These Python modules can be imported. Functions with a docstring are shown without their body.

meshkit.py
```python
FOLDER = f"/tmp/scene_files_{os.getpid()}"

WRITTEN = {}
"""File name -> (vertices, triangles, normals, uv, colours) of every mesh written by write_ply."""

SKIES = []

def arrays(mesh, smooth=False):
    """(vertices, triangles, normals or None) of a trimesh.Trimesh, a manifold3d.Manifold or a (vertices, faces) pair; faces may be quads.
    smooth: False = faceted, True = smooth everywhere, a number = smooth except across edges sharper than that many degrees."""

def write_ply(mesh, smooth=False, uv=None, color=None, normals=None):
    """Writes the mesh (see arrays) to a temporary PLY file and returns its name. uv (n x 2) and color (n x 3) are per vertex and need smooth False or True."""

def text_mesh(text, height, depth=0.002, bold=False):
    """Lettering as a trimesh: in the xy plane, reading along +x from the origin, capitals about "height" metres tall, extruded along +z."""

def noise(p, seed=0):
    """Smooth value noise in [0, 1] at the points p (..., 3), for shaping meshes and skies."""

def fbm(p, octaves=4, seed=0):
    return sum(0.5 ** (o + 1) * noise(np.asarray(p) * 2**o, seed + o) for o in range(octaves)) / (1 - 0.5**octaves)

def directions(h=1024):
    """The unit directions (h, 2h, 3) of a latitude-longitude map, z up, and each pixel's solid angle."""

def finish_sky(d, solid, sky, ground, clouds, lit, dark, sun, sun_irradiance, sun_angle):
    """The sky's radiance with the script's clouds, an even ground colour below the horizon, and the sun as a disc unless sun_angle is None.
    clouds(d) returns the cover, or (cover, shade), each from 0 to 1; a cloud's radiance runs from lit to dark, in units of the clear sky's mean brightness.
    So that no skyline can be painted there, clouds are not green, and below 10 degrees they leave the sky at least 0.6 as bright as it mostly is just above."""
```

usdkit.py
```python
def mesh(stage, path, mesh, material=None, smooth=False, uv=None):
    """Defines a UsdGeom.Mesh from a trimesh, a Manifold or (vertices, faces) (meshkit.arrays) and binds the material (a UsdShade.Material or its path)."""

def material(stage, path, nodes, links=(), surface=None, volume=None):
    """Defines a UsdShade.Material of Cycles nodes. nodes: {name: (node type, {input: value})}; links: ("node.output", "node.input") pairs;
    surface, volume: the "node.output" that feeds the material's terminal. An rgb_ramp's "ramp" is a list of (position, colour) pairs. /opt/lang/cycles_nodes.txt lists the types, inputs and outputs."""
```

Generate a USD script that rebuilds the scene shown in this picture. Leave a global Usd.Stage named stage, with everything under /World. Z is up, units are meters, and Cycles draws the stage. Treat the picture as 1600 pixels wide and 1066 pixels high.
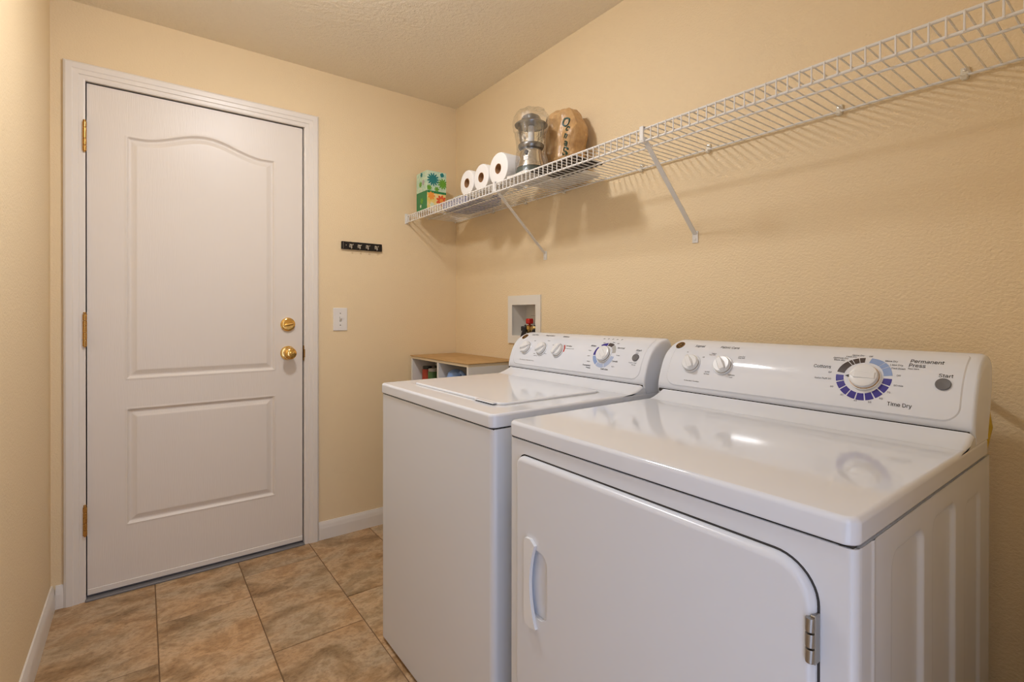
import math, random
import numpy as np, trimesh, shapely
from shapely.geometry import Polygon, box as sbox
from scipy.interpolate import CubicSpline
import manifold3d as m3
import meshkit, usdkit
from pxr import Usd, UsdGeom, UsdLux, UsdShade, Gf, Sdf

random.seed(7)
rng = np.random.default_rng(7)
stage = Usd.Stage.CreateInMemory()
UsdGeom.SetStageUpAxis(stage, UsdGeom.Tokens.z)
UsdGeom.SetStageMetersPerUnit(stage, 1.0)
UsdGeom.Xform.Define(stage, '/World')
UsdGeom.Scope.Define(stage, '/World/Looks')

# ------------------------------------------------------------------ camera, daylight, exposure
LAMP = (-1.12, -1.08)                      # the ceiling lamp seen mirrored in the dryer's console
LAMP_COLOR, LAMP_STRENGTH = (0.93, 0.95, 1.0), 150.0
DAY_COLOR, DAY_STRENGTH = (0.63, 0.73, 1.0), 0.6
EXPOSURE = 0.0
cam = UsdGeom.Camera.Define(stage, '/World/Camera')
f_px, cx, cy = 777.2, 800.0, 492.7
yaw, pitch, roll = math.radians(36.63), math.radians(-0.17), math.radians(0.06)
F = np.array([math.sin(yaw) * math.cos(pitch), math.cos(yaw) * math.cos(pitch), math.sin(pitch)])
R = np.array([math.cos(yaw), -math.sin(yaw), 0.0]); U = np.cross(R, F)
R, U = math.cos(roll) * R + math.sin(roll) * U, -math.sin(roll) * R + math.cos(roll) * U
M = Gf.Matrix4d(*R, 0, *U, 0, *(-F), 0, -1.5014, -2.5797, 1.1361, 1)
cam.AddTransformOp().Set(M)
cam.CreateHorizontalApertureAttr(36.0)
cam.CreateVerticalApertureAttr(36.0 * 1066 / 1600)
cam.CreateFocalLengthAttr(36.0 * f_px / 1600)
cam.CreateVerticalApertureOffsetAttr(-(533.0 - cy) * 36.0 / 1600)
cam.CreateClippingRangeAttr(Gf.Vec2f(0.02, 50))
cam.CreateExposureAttr(EXPOSURE)
dome = UsdLux.DomeLight.Define(stage, '/World/Daylight')      # daylight that comes in by the open doorway the camera stands in
dome.CreateIntensityAttr(DAY_STRENGTH); dome.CreateColorAttr(Gf.Vec3f(*DAY_COLOR))

# ------------------------------------------------------------------ helpers
used = {}
def prim_name(parent, name):
    k = used.setdefault(parent, {})
    n = k.get(name, 0); k[name] = n + 1
    return name if n == 0 else f'{name}_{n:03d}'

def ppath(p):
    return '/World' if p is None else (p if isinstance(p, str) else str(p.GetPath()))

def tag(o, label=None, cat=None, group=None, kind=None):
    for k, v in (('label', label), ('category', cat), ('group', group), ('kind', kind)):
        if v: o.SetCustomDataByKey(k, v)
    return o

def obj(name, mesh, mat, parent=None, smooth=30, label=None, cat=None, group=None, kind=None):
    par = ppath(parent)
    p = usdkit.mesh(stage, f'{par}/{prim_name(par, name)}', mesh, MAT[mat] if isinstance(mat, str) else mat, smooth).GetPrim()
    return tag(p, label, cat, group, kind)

def thing(name, label=None, cat=None, group=None, kind=None, loc=(0, 0, 0), parent=None):
    par = ppath(parent)
    x = UsdGeom.Xform.Define(stage, f'{par}/{prim_name(par, name)}')
    if any(loc): x.AddTranslateOp().Set(Gf.Vec3d(*loc))
    return tag(x.GetPrim(), label, cat, group, kind)

def cat_(*ms):
    ms = [m for m in ms if m is not None]
    return ms[0] if len(ms) == 1 else trimesh.util.concatenate(ms)

def bx(x0, x1, y0, y1, z0, z1, bev=0.0):
    x0, x1 = min(x0, x1), max(x0, x1); y0, y1 = min(y0, y1), max(y0, y1); z0, z1 = min(z0, z1), max(z0, z1)
    if bev <= 0:
        b = trimesh.creation.box((x1 - x0, y1 - y0, z1 - z0)); b.apply_translation(((x0 + x1) / 2, (y0 + y1) / 2, (z0 + z1) / 2)); return b
    P = []
    for sx in (0, 1):
        for sy in (0, 1):
            for sz in (0, 1):
                for k in range(3):
                    d = [bev, bev, bev]; d[k] = 0
                    P.append((x1 - d[0] if sx else x0 + d[0], y1 - d[1] if sy else y0 + d[1], z1 - d[2] if sz else z0 + d[2]))
    return trimesh.convex.convex_hull(np.array(P))

def tube(pts, r, n=8, closed=False):
    pts = np.asarray(pts, float); k = len(pts)
    rr = np.full(k, r) if np.ndim(r) == 0 else np.asarray(r, float)
    T = np.gradient(pts, axis=0) if k > 2 else np.repeat([pts[-1] - pts[0]], 2, 0)
    T /= np.linalg.norm(T, axis=1)[:, None]
    a = np.array([0, 0, 1.0]) if abs(T[0][2]) < .9 else np.array([1.0, 0, 0])
    N = np.cross(T[0], a); N /= np.linalg.norm(N)
    V = []
    ang = np.linspace(0, 2 * np.pi, n, endpoint=False)
    for i in range(k):
        N = N - T[i] * (N @ T[i]); N /= np.linalg.norm(N); B = np.cross(T[i], N)
        V.append(pts[i] + rr[i] * (np.cos(ang)[:, None] * N + np.sin(ang)[:, None] * B))
    return loft(V)

def loft(rings, cap=True):
    n = len(rings[0]); k = len(rings)
    V = np.vstack(rings); Fc = []
    for i in range(k - 1):
        a = i * n + np.arange(n); b = i * n + (np.arange(n) + 1) % n
        Fc += [np.stack([a, b, b + n], 1), np.stack([a, b + n, a + n], 1)]
    if cap:
        for i, rev in ((0, True), (k - 1, False)):
            c = len(V); V = np.vstack([V, rings[i].mean(0)[None]])
            a = i * n + np.arange(n); b = i * n + (np.arange(n) + 1) % n
            f = np.stack([a, b, np.full(n, c)], 1)
            Fc.append(f[:, ::-1] if rev else f)
    m = trimesh.Trimesh(V, np.vstack(Fc), process=False)
    if cap and m.volume < 0: m.invert()
    return m

def lathe(profile, n=40, loc=(0, 0, 0), axis='z'):
    """profile (r, h) pairs, revolved about an axis; open ends are closed to the axis when r is 0 there."""
    a = np.linspace(0, 2 * np.pi, n, endpoint=False)
    rings = [np.stack([np.full(n, 0) + max(r, 1e-5) * np.cos(a), max(r, 1e-5) * np.sin(a), np.full(n, h)], 1) for r, h in profile]
    m = loft(rings, cap=True)
    if axis == 'x': m.vertices = m.vertices[:, [2, 0, 1]]
    if axis == '-y': m.vertices = m.vertices @ np.array([[1, 0, 0], [0, 0, 1], [0, -1, 0]], float)
    m.apply_translation(loc)
    return m

def rrect(u0, u1, v0, v1, r, n=8, inset=0.0):
    """rounded rectangle outline; r: one radius or (u0v0, u1v0, u1v1, u0v1)"""
    rs = [r] * 4 if np.ndim(r) == 0 else r
    u0, u1, v0, v1 = u0 + inset, u1 - inset, v0 + inset, v1 - inset
    out = []
    for (cu, cv, su, sv, a0), q in zip(((u0, v0, 1, 1, 180), (u1, v0, -1, 1, 270), (u1, v1, -1, -1, 0), (u0, v1, 1, -1, 90)), rs):
        q = max(q - inset, 0.0004)
        t = np.radians(a0 + np.linspace(0, 90, n))
        out.append(np.stack([cu + su * q + q * np.cos(t), cv + sv * q + q * np.sin(t)], 1))
    return np.vstack(out)

def slab(u0, u1, v0, v1, w0, w1, r, fillet=.006, bottom=0.0, order='xyz', n=8, k=6, wmap=None):
    """rounded plate: outline in (u, v), thickness in w, filleted on the w1 side (and on the w0 side if bottom)"""
    sg = 1 if w1 > w0 else -1
    lev = []
    if bottom:
        lev += [(bottom * (1 - math.sin(t)), w0 + sg * bottom * (1 - math.cos(t))) for t in np.linspace(0, math.pi / 2, k)]
    else: lev.append((0, w0))
    lev += [(fillet * (1 - math.cos(t)), w1 - sg * fillet * (1 - math.sin(t))) for t in np.linspace(0, math.pi / 2, k)]
    rings = []
    for ins, w in lev:
        p = rrect(u0, u1, v0, v1, r, n, ins); q = np.zeros((len(p), 3))
        q[:, 'xyz'.index(order[0])], q[:, 'xyz'.index(order[1])], q[:, 'xyz'.index(order[2])] = p[:, 0], p[:, 1], w
        rings.append(q)
    return loft(rings)

def extr(poly, h):
    gs = getattr(poly, 'geoms', [poly])
    return cat_(*[trimesh.creation.extrude_polygon(g, h, engine='earcut') for g in gs if not g.is_empty])

def prism(poly, w0, w1, order='xyz'):
    """polygon in (order[0], order[1]) extruded along order[2]"""
    m = extr(poly, abs(w1 - w0)); v = np.array(m.vertices); q = np.zeros_like(v)
    q[:, 'xyz'.index(order[0])], q[:, 'xyz'.index(order[1])], q[:, 'xyz'.index(order[2])] = v[:, 0], v[:, 1], v[:, 2] + min(w0, w1)
    m = trimesh.Trimesh(q, m.faces, process=False)
    if m.volume < 0: m.invert()
    return m

def man(m):
    m = trimesh.Trimesh(m.vertices, m.faces, process=True)
    return m3.Manifold(m3.Mesh(np.asarray(m.vertices, np.float32), np.asarray(m.faces, np.uint32)))

def tri(m):
    q = m.to_mesh(); return trimesh.Trimesh(q.vert_properties[:, :3], q.tri_verts, process=False)

# ------------------------------------------------------------------ materials
MAT = {}
def mat(name, color, rough=.5, metal=0.0, bump=None, vary=None, spec=.5, coat=0.0, extra=None, surface='p.BSDF'):
    """bump: (scale, strength, detail[, stretch xyz]); vary: (scale, colour 2, low, high[, stretch])"""
    nodes = {'p': ('principled_bsdf', {'base_color': color, 'roughness': rough, 'metallic': metal, 'specular_ior_level': spec, 'coat_weight': coat, 'coat_roughness': .05})}
    links = []
    if bump or vary: nodes['geo'] = ('texture_coordinate', {}) if False else ('geometry', {})
    if bump:
        nodes['bm'] = ('mapping', {'scale': bump[3] if len(bump) > 3 else (1, 1, 1)})
        nodes['bn'] = ('noise_texture', {'scale': bump[0], 'detail': bump[2], 'roughness': .55})
        nodes['b'] = ('bump', {'strength': bump[1], 'distance': bump[4] if len(bump) > 4 else .002})
        links += [('geo.position', 'bm.vector'), ('bm.vector', 'bn.vector'), ('bn.fac', 'b.height'), ('b.normal', 'p.normal')]
    if vary:
        nodes['vm'] = ('mapping', {'scale': vary[4] if len(vary) > 4 else (1, 1, 1)})
        nodes['vn'] = ('noise_texture', {'scale': vary[0], 'detail': 4.0, 'roughness': .6})
        nodes['vr'] = ('rgb_ramp', {'ramp': [(vary[2], color), (vary[3], vary[1])]})
        links += [('geo.position', 'vm.vector'), ('vm.vector', 'vn.vector'), ('vn.fac', 'vr.fac'), ('vr.color', 'p.base_color')]
    MAT[name] = usdkit.material(stage, f'/World/Looks/{name}', nodes, links, surface=surface)
    return MAT[name]

WALL = (0.84, 0.665, 0.42)
mat('wall_paint', WALL, .62, bump=(150, .55, 3.0, (1, 1, 1), .0022), spec=.3)
mat('wall_paint_heavy', WALL, .55, bump=(135, .8, 3.0, (1, 1, 1.15), .0028), spec=.4)
mat('ceiling_paint', (0.91, 0.81, 0.64), .8, bump=(75, .9, 4.0, (1, 1, 1), .006), spec=.2)
mat('trim_white', (0.81, 0.75, 0.68), .34, bump=(60, .15, 2.0, (6, 6, 1), .001))
mat('door_white', (0.79, 0.72, 0.645), .38, bump=(34, .32, 4.0, (9, 9, .55), .0012))
mat('enamel', (0.76, 0.79, 0.845), .085, coat=.3)
mat('enamel_textured', (0.73, 0.75, 0.79), .26, bump=(420, .12, 2.0, (1, 1, 1), .0006))
mat('enamel_side', (0.71, 0.73, 0.77), .22, bump=(9, .25, 2.0, (1, 1, 1), .004))
mat('console_plastic', (0.76, 0.79, 0.85), .2)
mat('overlay_plastic', (0.77, 0.80, 0.86), .09, coat=.3)
mat('knob_plastic', (0.80, 0.81, 0.82), .22)
mat('seam_dark', (0.045, 0.042, 0.04), .8)
mat('print_black', (0.03, 0.03, 0.035), .5)
mat('print_grey', (0.16, 0.16, 0.17), .5)
mat('print_navy', (0.035, 0.026, 0.27), .4)
mat('print_sky', (0.28, 0.39, 0.66), .4)
mat('print_pale_sky', (0.42, 0.50, 0.68), .4)
mat('print_brown', (0.07, 0.055, 0.055), .4)
mat('print_light_grey', (0.42, 0.42, 0.40), .4)
mat('print_red', (0.55, 0.09, 0.07), .4)
mat('button_grey', (0.16, 0.16, 0.17), .22)
mat('gold_badge', (0.55, 0.34, 0.13), .25, 1.0)
mat('badge_dark', (0.018, 0.008, 0.004), .25)
mat('brass', (0.86, 0.58, 0.20), .14, 1.0)
mat('aged_brass', (0.62, 0.37, 0.12), .25, 1.0, vary=(300, (0.26, 0.11, 0.03), .50, .66))
mat('steel', (0.62, 0.60, 0.56), .3, 1.0)
mat('worn_steel', (0.38, 0.36, 0.33), .4, 1.0)
mat('chrome', (0.72, 0.71, 0.69), .1, 1.0)
mat('lantern_grey', (0.30, 0.30, 0.29), .22, .85)
mat('lantern_green', (0.08, 0.10, 0.085), .35)
mat('vinyl_wire', (0.80, 0.77, 0.72), .32)
mat('clip_plastic', (0.78, 0.72, 0.60), .3)
mat('threshold_grey', (0.20, 0.19, 0.19), .45)
mat('grout', (0.22, 0.13, 0.065), .9, bump=(300, .3, 2.0))
mat('plate_white', (0.82, 0.78, 0.73), .32)
mat('black_lacquer', (0.012, 0.010, 0.010), .22)
mat('laminate_white', (0.76, 0.74, 0.71), .4)
mat('board_edge', (0.72, 0.60, 0.42), .5)
mat('board_brown', (0.46, 0.27, 0.10), .5, vary=(30, (0.54, 0.33, 0.14), .4, .65, (1, .25, 1)))
mat('can_red', (0.38, 0.05, 0.025), .35)
mat('can_green', (0.07, 0.15, 0.05), .35)
mat('can_dark', (0.03, 0.035, 0.03), .35)
mat('lid_grey', (0.45, 0.43, 0.40), .4)
mat('pale_blue', (0.22, 0.36, 0.68), .35)
mat('box_teal', (0.45, 0.66, 0.50), .45, vary=(60, (0.62, 0.74, 0.55), .45, .55))
mat('box_green', (0.02, 0.22, 0.07), .4)
mat('box_yellow', (0.85, 0.62, 0.14), .45, vary=(45, (0.90, 0.70, 0.36), .42, .6))
mat('leaf_teal', (0.01, 0.20, 0.20), .45)
mat('leaf_green', (0.13, 0.36, 0.03), .45)
mat('flower_red', (0.80, 0.10, 0.03), .45)
mat('flower_orange', (0.90, 0.34, 0.05), .45)
mat('pale_print', (0.70, 0.76, 0.55), .45)
mat('pack_blue', (0.08, 0.12, 0.42), .3, vary=(55, (0.42, 0.42, 0.55), .45, .58))
mat('paper_white', (0.88, 0.85, 0.81), .85, bump=(500, .3, 2.0))
mat('cardboard', (0.40, 0.21, 0.09), .8)
mat('core_dark', (0.30, 0.16, 0.07), .9)
mat('white_film', (0.78, 0.74, 0.68), .25, bump=(70, .6, 3.0, (1, 1, 1), .006))
mat('brown_bag', (0.62, 0.38, 0.17), .30, bump=(70, .6, 4.0, (1, 1, .5), .005), vary=(26, (0.46, 0.26, 0.11), .42, .7))
mat('bag_print', (0.015, 0.06, 0.035), .4)
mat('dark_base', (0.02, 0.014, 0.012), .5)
mat('valve_red', (0.55, 0.02, 0.015), .4)
mat('rubber_black', (0.015, 0.015, 0.016), .45)
mat('valve_brass', (0.55, 0.40, 0.16), .3, 1.0)
mat('outlet_plastic', (0.80, 0.76, 0.68), .35)
mat('yellow_hose', (0.62, 0.42, 0.03), .4)
mat('feet_rubber', (0.05, 0.05, 0.05), .7)

def film_material(name, tint, rough, base=.12, gain=.8):
    nodes = {'g': ('geometry', {}), 'n': ('noise_texture', {'scale': 45.0, 'detail': 3.0}), 'b': ('bump', {'strength': .8, 'distance': .01}),
             't': ('transparent_bsdf', {'color': tint}), 's': ('glossy_bsdf', {'color': (1, 1, 1), 'roughness': rough}),
             'l': ('fresnel', {'IOR': 1.35}), 'r': ('map_range', {'from_min': 0.0, 'from_max': 1.0, 'to_min': base, 'to_max': gain}), 'x': ('mix_closure', {})}
    MAT[name] = usdkit.material(stage, f'/World/Looks/{name}', nodes, [('g.position', 'n.vector'), ('n.fac', 'b.height'), ('b.normal', 's.normal'), ('b.normal', 'l.normal'),
        ('l.fac', 'r.value'), ('r.result', 'x.fac'), ('t.BSDF', 'x.closure1'), ('s.BSDF', 'x.closure2'), ], surface='x.closure')
film_material('clear_film', (.98, .98, .98), .14, .03, .45)
film_material('globe_glass', (.96, .97, .96), .03, .05, .8)

def tile_material(k, rot, loc, dark, mid, light):
    nodes = {'g': ('geometry', {}), 'm': ('mapping', {'rotation': (0, 0, rot), 'location': loc, 'scale': (1.0, 1.45, 1)}),
             'n': ('noise_texture', {'scale': 4.6, 'detail': 10.0, 'roughness': .66, 'distortion': .35}), 'r': ('rgb_ramp', {'ramp': [(.32, dark), (.44, mid), (.52, light), (.60, mid), (.72, light)]}),
             'n2': ('noise_texture', {'scale': 48.0, 'detail': 6.0, 'roughness': .75, 'distortion': .3}), 'r2': ('rgb_ramp', {'ramp': [(.34, (.58, .52, .47)), (.52, (1, 1, 1)), (.7, (1.0, 1.0, 1.0))]}),
             'n3': ('noise_texture', {'scale': 3.4, 'detail': 7.0, 'roughness': .62, 'distortion': .25}), 'r3': ('rgb_ramp', {'ramp': [(.36, (1.0, .90, .78)), (.50, (1, 1, 1)), (.62, (.86, .93, 1.0))]}),
             'x': ('mix', {'mix_type': 'multiply', 'fac': .75}), 'x2': ('mix', {'mix_type': 'multiply', 'fac': 1.0}),
             'b': ('bump', {'strength': .25, 'distance': .0015}), 'p': ('principled_bsdf', {'roughness': .42, 'specular_ior_level': .35})}
    links = [('g.position', 'm.vector'), ('m.vector', 'n.vector'), ('m.vector', 'n2.vector'), ('m.vector', 'n3.vector'), ('n.fac', 'r.fac'), ('n2.fac', 'r2.fac'), ('n3.fac', 'r3.fac'),
             ('r.color', 'x.color1'), ('r2.color', 'x.color2'), ('x.color', 'x2.color1'), ('r3.color', 'x2.color2'), ('x2.color', 'p.base_color'), ('n2.fac', 'b.height'), ('b.normal', 'p.normal')]
    MAT[f'tile_{k}'] = usdkit.material(stage, f'/World/Looks/tile_{k}', nodes, links, surface='p.BSDF')
for k, (rot, loc, br) in enumerate(((.5, (3, 1, 0), 1.0), (-.35, (7, 5, 0), 1.08), (1.1, (1, 9, 0), .94), (.1, (12, 4, 0), 1.04), (-.8, (5, 14, 0), .98))):
    tile_material(k, rot, loc, tuple(br * c for c in (.25, .145, .062)), tuple(br * c for c in (.43, .275, .14)), tuple(br * c for c in (.58, .40, .235)))
MAT['lamp_glass'] = usdkit.material(stage, '/World/Looks/lamp_glass', {'e': ('emission', {'color': LAMP_COLOR, 'strength': LAMP_STRENGTH})}, surface='e.emission')

# ------------------------------------------------------------------ the room
XL, YF, H = -1.7835, -2.62, 2.354                     # left wall, wall with the open doorway behind the camera, ceiling
DX0, DX1, DZ0, DZ1 = -1.679, -0.8655, 0.018, 2.048    # door slab
T = .12
# floor: grout bed and 12 x 24 inch tiles
floor = thing('floor', 'tan and brown mottled stone-look tile floor in a staggered pattern', kind='structure')
obj('grout', bx(XL - T, .12, YF - T, .12, -.06, -.0025), 'grout', floor)
cols = [(-1.783, -1.459, -.605), (-1.459, -1.151, -.357), (-1.151, -.841, -.771), (-.841, -.535, -.588), (-.535, -.227, -.36), (-.227, 0, -.77)]
ti = 0
for a, b, j in cols:
    ys = sorted({round(j + k * .601, 4) for k in range(-6, 4)})
    for y0, y1 in zip(ys[:-1], ys[1:]):
        p, q = max(y0, YF - .05), min(y1, .05)
        if q - p < .01: continue
        g = .0017
        obj('tile', bx(a + g, b - g, p + g, q - g, -.008, 0.0, .0011), f'tile_{(ti * 7 + ti // 3) % 5}', floor, smooth=False); ti += 1
obj('ceiling', bx(XL - T, T, YF - T, T, H, H + .1), 'ceiling_paint', kind='structure', label='tan stippled ceiling')
# door wall with its opening
g = .0035
op = sbox(DX0 - .022, -.05, DX1 + .022, DZ1 + .024)
obj('wall_back', prism(sbox(XL - T, -.05, T, H).difference(op), 0, T, 'xzy'), 'wall_paint', kind='structure', label='beige textured wall around the white door')
# shelf wall with the hole of the outlet box
hole = sbox(-.775, 1.0, -.553, 1.203)
obj('wall_right', prism(sbox(YF - T, -.05, 0, H).difference(hole), 0, T, 'yzx'), 'wall_paint_heavy', kind='structure', label='beige orange-peel wall behind washer and dryer')
obj('wall_left', prism(sbox(YF - T, -.05, 0, H), XL - T, XL, 'yzx'), 'wall_paint', kind='structure', label='beige wall at the left edge of the room')
obj('wall_front', prism(sbox(XL, -.05, 0, H).difference(sbox(-1.76, -.1, -1.02, 2.06)), YF - T, YF, 'xzy'), 'wall_paint', kind='structure', label='beige wall with the open doorway the room is seen from')

# baseboards
def base_profile(h=.088, t=.013):
    return Polygon([(0, 0), (t, 0), (t, h * .60), (t * .86, h * .66), (t * .80, h * .80), (t * .5, h * .92), (t * .35, h), (0, h)])
def board_x(x0, x1):   # along the door wall, faces -y
    m = extr(base_profile(), abs(x1 - x0)); v = m.vertices
    m = trimesh.Trimesh(np.stack([x0 + v[:, 2], -v[:, 0], v[:, 1]], 1), m.faces, process=False)
    if m.volume < 0: m.invert()
    return m
m = extr(base_profile(.09, .014), -YF); v = m.vertices
m = trimesh.Trimesh(np.stack([XL + v[:, 0], YF + v[:, 2], v[:, 1]], 1), m.faces, process=False)
if m.volume < 0: m.invert()
obj('baseboard_left', m, 'trim_white', kind='structure', label='white moulded baseboard along the left wall')
bb = thing('baseboard_back', 'white moulded baseboard either side of the door', kind='structure')
obj('board', board_x(XL + .014, -1.7455), 'trim_white', bb)
obj('board', board_x(-.7935, 0), 'trim_white', bb)

# door casing
def casing_leg(path, w=.066):
    """profile swept along a mitred three sided path; path points are the inner edge"""
    prof = [(0, 0), (0, .010), (.006, .0125), (.018, .0125), (.021, .0155), (.036, .0160), (.040, .0185), (.058, .0185), (.064, .015), (w, .012), (w, 0)]
    return prof
prof = casing_leg(None)
iL, iR, iT = DX0 - .001, DX1 + .005, DZ1 + .003
def casing_board(ends, outward, along):
    rings = []
    for e in ends:
        rings.append(np.array([e(o, d) for o, d in prof]))
    return loft(rings)
trim = thing('trim_1', 'white moulded casing around the door', kind='structure')
for nm, f0, f1 in (('casing_board', lambda o, d: (iL - o, -d, 0), lambda o, d: (iL - o, -d, iT + o)), ('casing_board', lambda o, d: (iL - o, -d, iT + o), lambda o, d: (iR + o, -d, iT + o)),
                   ('casing_board', lambda o, d: (iR + o, -d, iT + o), lambda o, d: (iR + o, -d, 0))):
    obj(nm, casing_board((f0, f1), None, None), 'trim_white', trim, smooth=20)

# door
door = thing('door_1', 'white two-panel door with arched upper panel and brass hardware', kind='structure')
jamb = cat_(bx(DX0 - .022, DX0 - g, .0, T, 0, DZ1 + .024), bx(DX1 + g, DX1 + .022, .0, T, 0, DZ1 + .024), bx(DX0 - g, DX1 + g, .0, T, DZ1 + g, DZ1 + .024))
obj('jamb', jamb, 'trim_white', door, smooth=False)
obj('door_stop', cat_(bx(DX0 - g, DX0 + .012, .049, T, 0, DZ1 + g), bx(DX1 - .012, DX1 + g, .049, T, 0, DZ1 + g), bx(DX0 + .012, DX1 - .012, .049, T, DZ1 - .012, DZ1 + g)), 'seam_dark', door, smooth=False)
obj('threshold', cat_(bx(DX0 - g, DX1 + g, -.020, T, -.001, .008, .002), bx(DX0 - g, DX1 + g, .012, T, .006, .0155, .002)), 'threshold_grey', door, smooth=False, label='grey threshold strip under the door')
def arch_panel(x0, x1, z0, zs, rise):
    xc, hw = (x0 + x1) / 2, (x1 - x0) / 2
    top = [(xc + hw * t, zs + rise * (0.5 + 0.5 * math.cos(math.pi * min(1, abs(t) / .80))) ** .9) for t in np.linspace(1, -1, 61)]
    return Polygon([(x0, z0), (x1, z0)] + top)
upper = arch_panel(-1.5575, -.9885, .862, 1.868, .056)
lower = sbox(-1.5575, .264, -.9885, .747)
gx = np.linspace(DX0, DX1, 262); gz = np.linspace(DZ0, DZ1, 640)
X, Z = np.meshgrid(gx, gz, indexing='ij')
pts = shapely.points(X.ravel(), Z.ravel())
dep = np.zeros(X.size)
for P in (upper, lower):
    shapely.prepare(P)
    ins = shapely.contains(P, pts)
    near = ins | (shapely.distance(P.envelope, pts) < .01)
    d = np.full(X.size, -1.0); d[near] = shapely.distance(P.exterior, pts[near]) * np.where(ins[near], 1, -1)
    pd = [-.004, 0, .004, .007, .010, .014, .020, .034, .0375, .040, .06]
    ph = [0, 0, .0015, .0012, -.004, -.0075, -.0078, -.0030, -.0012, -.0008, -.0008]
    dep = np.where(d > -.004, np.interp(d, pd, ph), dep)
DY = .004
V = np.stack([X.ravel(), DY - dep, Z.ravel()], 1)
nz = len(gz); idx = np.arange(X.size).reshape(X.shape)
a, b, c, d = idx[:-1, :-1].ravel(), idx[1:, :-1].ravel(), idx[1:, 1:].ravel(), idx[:-1, 1:].ravel()
face = trimesh.Trimesh(V, np.vstack([np.stack([a, b, c], 1), np.stack([a, c, d], 1)]), process=False)
slab_body = bx(DX0, DX1, DY + .009, DY + .044, DZ0, DZ1)
edge_strips = cat_(bx(DX0, DX0 + .002, DY, DY + .01, DZ0, DZ1), bx(DX1 - .002, DX1, DY, DY + .01, DZ0, DZ1), bx(DX0, DX1, DY, DY + .01, DZ0, DZ0 + .002), bx(DX0, DX1, DY, DY + .01, DZ1 - .002, DZ1))
obj('door_slab', cat_(face, slab_body, edge_strips), 'door_white', door, smooth=35)
obj('door_sweep', bx(DX0 + .002, DX1 - .002, DY - .004, DY, DZ0, DZ0 + .022, .001), 'trim_white', door, smooth=False)
for z0, z1 in ((1.772, 1.887), (1.006, 1.133), (.262, .376)):
    hg = thing('hinge', 'brass door hinge', parent=door)
    L = (z1 - z0); e = [0, .2, .43, .8, 1.0]
    for k in range(4):
        obj('knuckle', lathe([(0, z0 + L * e[k] + .001), (.0062, z0 + L * e[k] + .001), (.0068, z0 + L * e[k] + .002), (.0068, z0 + L * e[k + 1] - .002), (.0062, z0 + L * e[k + 1] - .001), (0, z0 + L * e[k + 1] - .001)], 16, (DX0 - .003, -.0165, 0)), 'aged_brass', hg)
    obj('pin', lathe([(0, z0 - .004), (.004, z0 - .003), (.004, z1 + .002), (.0055, z1 + .003), (.005, z1 + .007), (0, z1 + .008)], 14, (DX0 - .003, -.0165, 0)), 'aged_brass', hg)
    obj('leaf', bx(DX0 - .004, DX0 - .002, -.014, .004, z0, z1), 'aged_brass', hg, smooth=False)
kx = -.935
def ylathe(profile, x, z, n=40):
    m = lathe([(r, h) for r, h in profile], n); v = m.vertices
    m = trimesh.Trimesh(np.stack([x + v[:, 0], DY - v[:, 2], z + v[:, 1]], 1), m.faces, process=False)
    if m.volume < 0: m.invert()
    return m
db = thing('deadbolt', 'round brass deadbolt with thumb turn', parent=door)
obj('rosette', ylathe([(.0, 0), (.0335, 0), (.0335, .004), (.031, .010), (.027, .013), (.022, .014), (0, .0145)], kx, 1.083), 'brass', db)
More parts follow.
